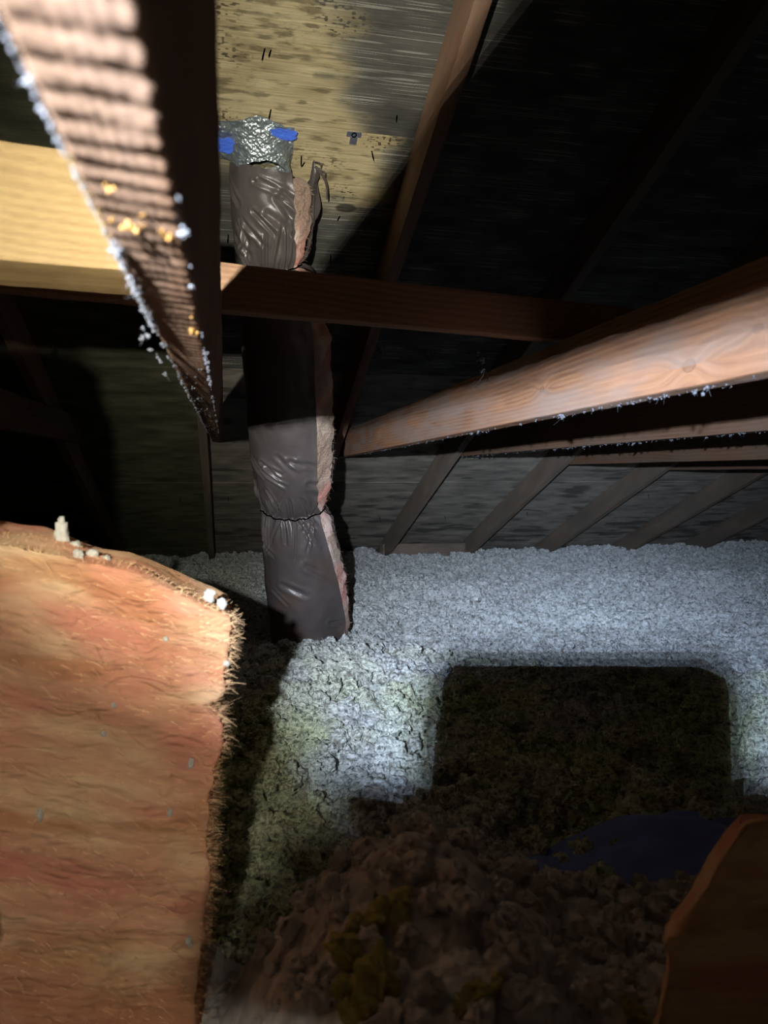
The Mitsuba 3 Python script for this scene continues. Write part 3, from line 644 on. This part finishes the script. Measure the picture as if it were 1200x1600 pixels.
# foil collar and blue tape at the roof
key = thing('foil_collar', 'crumpled silver foil collar sealing the duct to the roof, blue tape at its sides', 'collar')
rn = -RUP
un, vn = np.meshgrid(np.linspace(0, 2 * math.pi, 140, endpoint=False), np.linspace(0, 1, 46), indexing='ij')
cb = np.array([0.098, 2.005, zr(2.005)]); ct = np.array([0.118, 2.055, 1.43])
cc = cb + vn[..., None] * (ct - cb)
rad = 0.070 + 0.018 * (1 - vn) ** 3
wr = meshkit.fbm(np.stack([np.cos(un) * 3, np.sin(un) * 3, vn * 4], -1), 4, 3) - 0.5
rad = rad * (1 + 0.22 * wr)
fp = cc + rad[..., None] * (np.cos(un)[..., None] * np.array([1.0, 0, 0]) + np.sin(un)[..., None] * np.array([0, 1.0, -SLOPE]) / math.sqrt(1 + SLOPE ** 2))
f = grid_faces(140, 46); last = 139 * 46; jj = np.arange(45)
f = np.vstack([f, np.stack([last + jj, jj, jj + 1], 1), np.stack([last + jj, jj + 1, last + jj + 1], 1)])
add(key + '__foil_sleeve', (fp.reshape(-1, 3), f), 'foil', smooth=True)
def sheet(x0, x1, y0, y1, lift, seed, nx=60, ny=40, ragged=0.006, wrinkle=0.006):
    """A thin crumpled sheet stuck to the underside of the roof deck, with its own thickness."""
    u2, v2 = np.meshgrid(np.linspace(0, 1, nx), np.linspace(0, 1, ny), indexing='ij')
    rg = lambda q, s: ragged * (meshkit.fbm(np.stack([q * 6, 0 * q, 0 * q + s], -1), 3, seed) - 0.5) * 2
    xx = x0 + u2 * (x1 - x0) + rg(v2, 1) * (2 * u2 - 1); yy = y0 + v2 * (y1 - y0) + rg(u2, 2) * (2 * v2 - 1)
    h = lift + wrinkle * meshkit.fbm(np.stack([xx * 45, yy * 45, 0 * xx], -1), 3, seed + 1)
    p = np.stack([xx, yy, zr(yy)], -1) + rn * h[..., None]
    b = p.reshape(-1, 3); n = len(b); f = grid_faces(nx, ny)
    ring = np.concatenate([np.arange(nx) * ny, (nx - 1) * ny + np.arange(1, ny), np.arange(nx - 2, -1, -1) * ny + ny - 1, np.arange(ny - 2, 0, -1)]); r2 = np.roll(ring, -1)
    return np.vstack([b, b - rn * 0.0012]), np.vstack([f, f[:, ::-1] + n, np.stack([ring, ring + n, r2 + n], 1), np.stack([ring, r2 + n, r2], 1)])
add(key + '__foil_flange', sheet(-0.03, 0.188, 1.947, 2.06, 0.003, 12, 110, 60, 0.004, 0.012), 'foil', smooth=40)
add(key + '__blue_tape', sheet(0.128, 0.191, 1.946, 1.976, 0.016, 13), 'tape_blue', smooth=40, label='bright blue tape at the right of the foil')
add(key + '__blue_tape', sheet(-0.035, 0.032, 1.985, 2.03, 0.018, 14), 'tape_blue', smooth=40, label='blue tape at the left of the foil')

# ------------------------------------------------------------------ small things on the deck
def on_deck(x, y, h=0.0): return np.array([x, y, zr(y)]) + rn * h
key = thing('panel_clip', 'small bluish steel clip on the seam between two roof sheets', 'clip')
for (dx, dy, sx, sy, hh) in ((0, 0.0, 0.019, 0.008, 0.004), (0.001, 0.017, 0.009, 0.012, 0.005)):
    b = trimesh.creation.box(extents=[2 * sx, 2 * sy, 0.003]); R = np.eye(4)
    ex_, ey_, ez_ = np.array([1.0, 0, 0]), np.array([0, 1, -SLOPE]) * cosr, RUP
    R[:3, 0], R[:3, 1], R[:3, 2] = ex_, ey_, ez_; R[:3, 3] = on_deck(0.343 + dx, 1.952 + dy, hh)
    b.apply_transform(R); add(key + ('__plate' if dy == 0 else '__tongue'), b, 'steel', False)
ring = np.array([on_deck(0.343 + 0.006 * math.cos(q), 1.952 + 0.006 * math.sin(q), 0.007) for q in np.linspace(0, 2 * math.pi, 24)])
add(key + '__dimple', tubem(ring, 0.0014), 'steel')
nails = [(0.103, 1.757, .030, 'left of the pair of nails poking through the yellow plywood'), (0.117, 1.760, .024, 'right of the pair of nails poking through the yellow plywood'), (0.126, 1.905, .030, 'dark nail point just above the foil collar'),
         (0.444, 1.885, .022, 'bent nail point in the grey plywood right of the clip'), (0.400, 2.000, .034, 'long nail point below the steel clip'), (0.214, 2.035, .028, 'slanting nail point between the foil and the torn flap'), (0.226, 2.055, .018, 'small nail point beside the slanting one'),
         (0.021, 2.34, .03, 'nail point left of the duct above the brown board'), (0.344, 2.40, .03, 'nail point right of the duct in the shadow edge'), (0.35, 2.235, .02, 'nail point under the dark stain')]
for x, y, L, lb in nails:
    key = thing('roofing_nail', lb, 'nail', 'roofing nails poking through the deck')
    t = np.array([0.25 * g.normal(), 0.15 * g.normal(), -1.0]); t /= np.linalg.norm(t)
    p = on_deck(x, y, -0.002)
    add(key, tubem([p, p + t * L * 0.75, p + t * L], [0.0017, 0.0016, 0.0003]), 'rust')
for k, (x, y, lb) in enumerate(((1.45, 4.75, 'pale nail point in the eave bay above the wooden block'), (2.02, 4.7, 'nail point with a pale patch in the second eave bay'), (2.75, 4.4, 'shiny nail point in the third eave bay'), (1.0, 4.75, 'nail point left of the first rafter beside the duct shadow'), (0.02, 4.4, 'nail point in the grey bay left of the duct'), (-0.25, 4.4, 'nail point in the olive bay left of the duct'))):
    key = thing('roofing_nail', lb, 'nail', 'roofing nails poking through the deck')
    p = on_deck(x, y, -0.002); add(key, tubem([p, p + [0.004, 0, -0.03]], [0.002, 0.001]), 'rust')

# ------------------------------------------------------------------ lint, webs and resin on the timber
def lint(points, size, r, strands=3, hang=1.0):
    parts = []
    for p in points:
        s = size * (0.4 + 1.2 * r.random() ** 2)
        for _ in range(r.integers(3, 7)):
            v, f = clump(1, int(r.integers(900)), 0.9, 1.8, 0.8)
            parts.append((v @ rotm(r).T * s * (0.35 + 0.4 * r.random()) + p + r.normal(size=3) * s * 0.6 + [0, 0, -0.3 * s], f))
        n = strands
        v, f = ribbons(np.tile(p, (n, 1)) + r.normal(size=(n, 3)) * s * 0.5, np.stack([r.normal(size=n), r.normal(size=n), -hang - r.random(n)], 1), np.tile([1.0, 0, 0], (n, 1)), s * (1.0 + 2.2 * r.random(n) ** 2), np.full(n, s * 0.18), 0.2, 0.6, r)
        parts.append((v, f))
    return joinm(parts)
gl = np.random.default_rng(17)
bl = lambda y: left_br(y) + np.array([-0.038 * c7, 0, 0.038 * s7])
pts = [bl(0.12 + 0.5 * q) + [-0.0004, 0, 0.0012] for q in gl.random(420)]
add(left_joist + '__edge_lint', lint(pts, 0.00055, gl, 3), 'lint', smooth=True, kind='stuff', label='pale grey lint along its left lower edge')
pts = [bl(y) + np.array([0.004 * gl.random(), 0, -0.002]) for y in np.r_[0.38 + 0.25 * gl.random(120), 0.6 + 2.0 * gl.random(220)]]
pts += [left_br(y) + np.array([0.0, 0, -0.002]) for y in np.r_[0.30, 0.335, 0.345, 0.40, 0.44, 0.6 + 0.4 * gl.random(40), 0.9 + 1.6 * gl.random(50)]]
pts += [left_bc(y) + np.array([0.019 * (gl.random() * 2 - 1), 0, -0.001]) for y in 0.8 + 2.2 * gl.random(90)]
add(left_joist + '__lint', lint(pts, 0.0013, gl, 2), 'lint', smooth=True, kind='stuff', label='clumps of grey lint hanging from its far end')
pts = [left_bc(y) + np.array([x, 0, -0.0008]) for y, x in [(0.345, -0.012), (0.352, -0.006), (0.352, 0.008), (0.358, 0.012), (0.36, 0.009), (0.30, -0.006), (0.335, 0.002), (0.35, 0.0), (0.55, 0.014), (0.60, 0.013)]]
q_ = [bl(y) + np.array([-0.004 - 0.006 * gl.random(), 0, -0.004 - 0.004 * gl.random()]) for y in (0.60, 0.62, 0.625, 0.63, 0.70, 0.72, 0.76, 0.80, 0.86)]
add(left_joist + '__lint_tuft', lint(q_, 0.0022, gl, 5, 1.5), 'lint', smooth=True, kind='stuff', label='fluff standing off its left edge')
add(left_joist + '__resin_bead', lint(pts, 0.0020, gl, 0), 'resin', smooth=True, kind='stuff', label='amber beads of resin and sawdust')
rb = lambda y: np.array([0.578 + 0.003, y, 0.761 - 0.00919 * (y + 0.5) - 0.002])
pts = [rb(y) + np.array([0.030 * gl.random(), 0, 0.0]) for y in np.r_[0.7 + 2.6 * gl.random(110), [0.80, 0.815, 0.86, 0.99, 1.0, 1.08, 1.19]]]
add(right_joist + '__lint', lint(pts, 0.0015, gl, 2), 'lint', smooth=True, kind='stuff', label='grey lint hanging from its lower edge')
pts = [rb(y) + np.array([0.004, 0, -0.001]) for y in (0.775, 0.80, 0.812, 0.835, 0.90, 0.985, 0.995, 1.02, 1.10, 1.21, 1.65, 1.70, 2.1)]
add(right_joist + '__lint_tuft', lint(pts, 0.0026, gl, 6, 3.0), 'lint', smooth=True, kind='stuff', label='longer grey fluff hanging from its lower edge')
pts = [np.array([1.172 + 0.034 * gl.random(), y, 0.742 - 0.0036 * (y + 0.5) - 0.001]) for y in 1.2 + 2.6 * gl.random(130)]
add(third_joist + '__lint', lint(pts, 0.0028, gl, 2), 'lint', smooth=True, kind='stuff', label='lint hanging from its lower edge')
for (x, y, z, s, lb) in ((0.47, 1.33, 0.862, 0.014, 'large dangling web under the brown cross board at its right'), (0.36, 1.31, 0.868, 0.009, 'small dangling web under the brown cross board'), (0.27, 1.30, 0.870, 0.009, 'pale web wisp under the brown board beside the duct'), (-0.345, 1.14, 0.885, 0.014, 'dangling web under the boards at the left edge')):
    key = thing('cobweb_wisp', lb, 'cobweb', 'cobweb wisps under the cross boards')
    add(key, lint([np.array([x, y, z]), np.array([x + 0.006, y, z - s]), np.array([x + 0.009, y, z - 1.8 * s])], s * 0.5, gl, 5, 2.0), 'lint', smooth=True)

# ------------------------------------------------------------------ blue cloth in the shadow
key = thing('blue_cloth', 'crumpled dark blue cloth lying in the shadow beside the dusty heap', 'cloth')
u2, v2 = np.meshgrid(np.linspace(0, 1, 90), np.linspace(0, 1, 60), indexing='ij')
bx, by = 0.41 + 0.49 * u2, 0.88 + 0.26 * v2 - 0.05 * u2
bz = -0.022 + 0.090 * np.interp(u2, [0, 0.25, 0.5, 0.7, 1], [0.1, 0.4, 0.95, 1.0, 0.6]) * np.sin(np.clip(v2 * 0.9 + 0.1, 0, 1) * math.pi * 0.72) + 0.02 * (meshkit.fbm(np.stack([bx * 9, by * 16, 0 * bx], -1), 3, 77) - 0.5) + 0.012 * np.abs(np.sin(bx * 17 + by * 26))
b = np.stack([bx, by, bz], -1).reshape(-1, 3); n = len(b); f = grid_faces(90, 60)
ringi = np.concatenate([np.arange(90) * 60, 89 * 60 + np.arange(1, 60), np.arange(88, -1, -1) * 60 + 59, np.arange(58, 0, -1)]); r2 = np.roll(ringi, -1)
add(key, (np.vstack([b, b - [0, 0, 0.004]]), np.vstack([f, f[:, ::-1] + n, np.stack([ringi, ringi + n, r2 + n], 1), np.stack([ringi, r2 + n, r2], 1)])), 'cloth_blue', smooth=45)

# ------------------------------------------------------------------ the photographer's phone, hand and lamp (behind the lens; they cast the shadow)
W = lambda r, u_, f_: CAM + np.asarray(r)[..., None] * RIGHT + np.asarray(u_)[..., None] * UP + np.asarray(f_)[..., None] * FWD
def to_cam(v): return W(v[:, 0], v[:, 1], v[:, 2])
key = thing('phone', 'black phone held upright at the viewpoint, its shadow on the insulation', 'phone')
corner = 0.012
sl = m3.Manifold.batch_hull([m3.Manifold.cylinder(0.0065, corner, corner, 32).translate((x, y, -0.009)) for x in (-0.077 + corner, 0.017 - corner) for y in (-0.125 + corner, 0.0295 - corner)])
m = sl.to_mesh(); add(key + '__body', (to_cam(np.array(m.vert_properties[:, :3])), np.array(m.tri_verts)), 'black_plastic', 30)
m = (m3.Manifold.cylinder(0.0015, 0.008, 0.008, 32) - m3.Manifold.cylinder(0.004, 0.005, 0.005, 32).translate((0, 0, -0.001))).translate((0, 0, -0.0025)).to_mesh()
add(key + '__lens_ring', (to_cam(np.array(m.vert_properties[:, :3])), np.array(m.tri_verts)), 'black_plastic', 30)
key = thing('person', 'hand of the photographer gripping the phone at the viewpoint', 'person')
palm = hull([(0.022, -0.035, 0.0), (0.034, -0.055, -0.004), (0.040, -0.10, -0.006), (0.055, -0.150, -0.02)], [0.012, 0.017, 0.022, 0.026])
body = palm + hull([(0.055, -0.150, -0.02), (0.13, -0.34, -0.10)], [0.026, 0.036])
for k, (u0, tip, tu) in enumerate(((-0.026, -0.092, -0.019), (-0.041, -0.109, -0.034), (-0.056, -0.1195, -0.050), (-0.070, -0.122, -0.064))):
    body += hull([(0.024, u0 - 0.014, 0.006), (-0.022, u0 - 0.004, 0.0105), (-0.066, u0, 0.010), (tip, tu, 0.001), (tip + 0.006, tu + 0.003, -0.012)], [0.0095, 0.0088, 0.0082, 0.0078, 0.0068])
body += hull([(0.044, -0.085, -0.014), (0.034, -0.055, -0.020), (0.024, -0.030, -0.018), (0.018, -0.012, -0.016)], [0.014, 0.0105, 0.0095, 0.008])
m = body.refine_to_length(0.005).to_mesh()
hm = trimesh.Trimesh(np.array(m.vert_properties[:, :3]), np.array(m.tri_verts), process=True)
trimesh.smoothing.filter_taubin(hm, iterations=6)
add(key + '__hand', (to_cam(np.array(hm.vertices)), np.array(hm.faces)), 'skin', True)
hm = trimesh.creation.cylinder(0.046, 0.20, sections=28).subdivide()
s = hull([(0.118, -0.31, -0.088), (0.22, -0.52, -0.20)], [0.043, 0.052]).refine_to_length(0.012).to_mesh()
add(key + '__sleeve', (to_cam(np.array(s.vert_properties[:, :3])), np.array(s.tri_verts)), 'sleeve', True)
labels['lamp'] = {'label': 'small lamp held behind and left of the viewpoint, lighting the attic', 'category': 'lamp'}
hs = trimesh.creation.cylinder(0.010, 0.03, sections=32)
Rm = np.eye(4); Rm[:3, 2], Rm[:3, 0], Rm[:3, 1] = a, _s, _u; Rm[:3, 3] = LAMP - a * 0.0165
hs.apply_transform(Rm); add('lamp__housing', hs, 'black_plastic', 30)
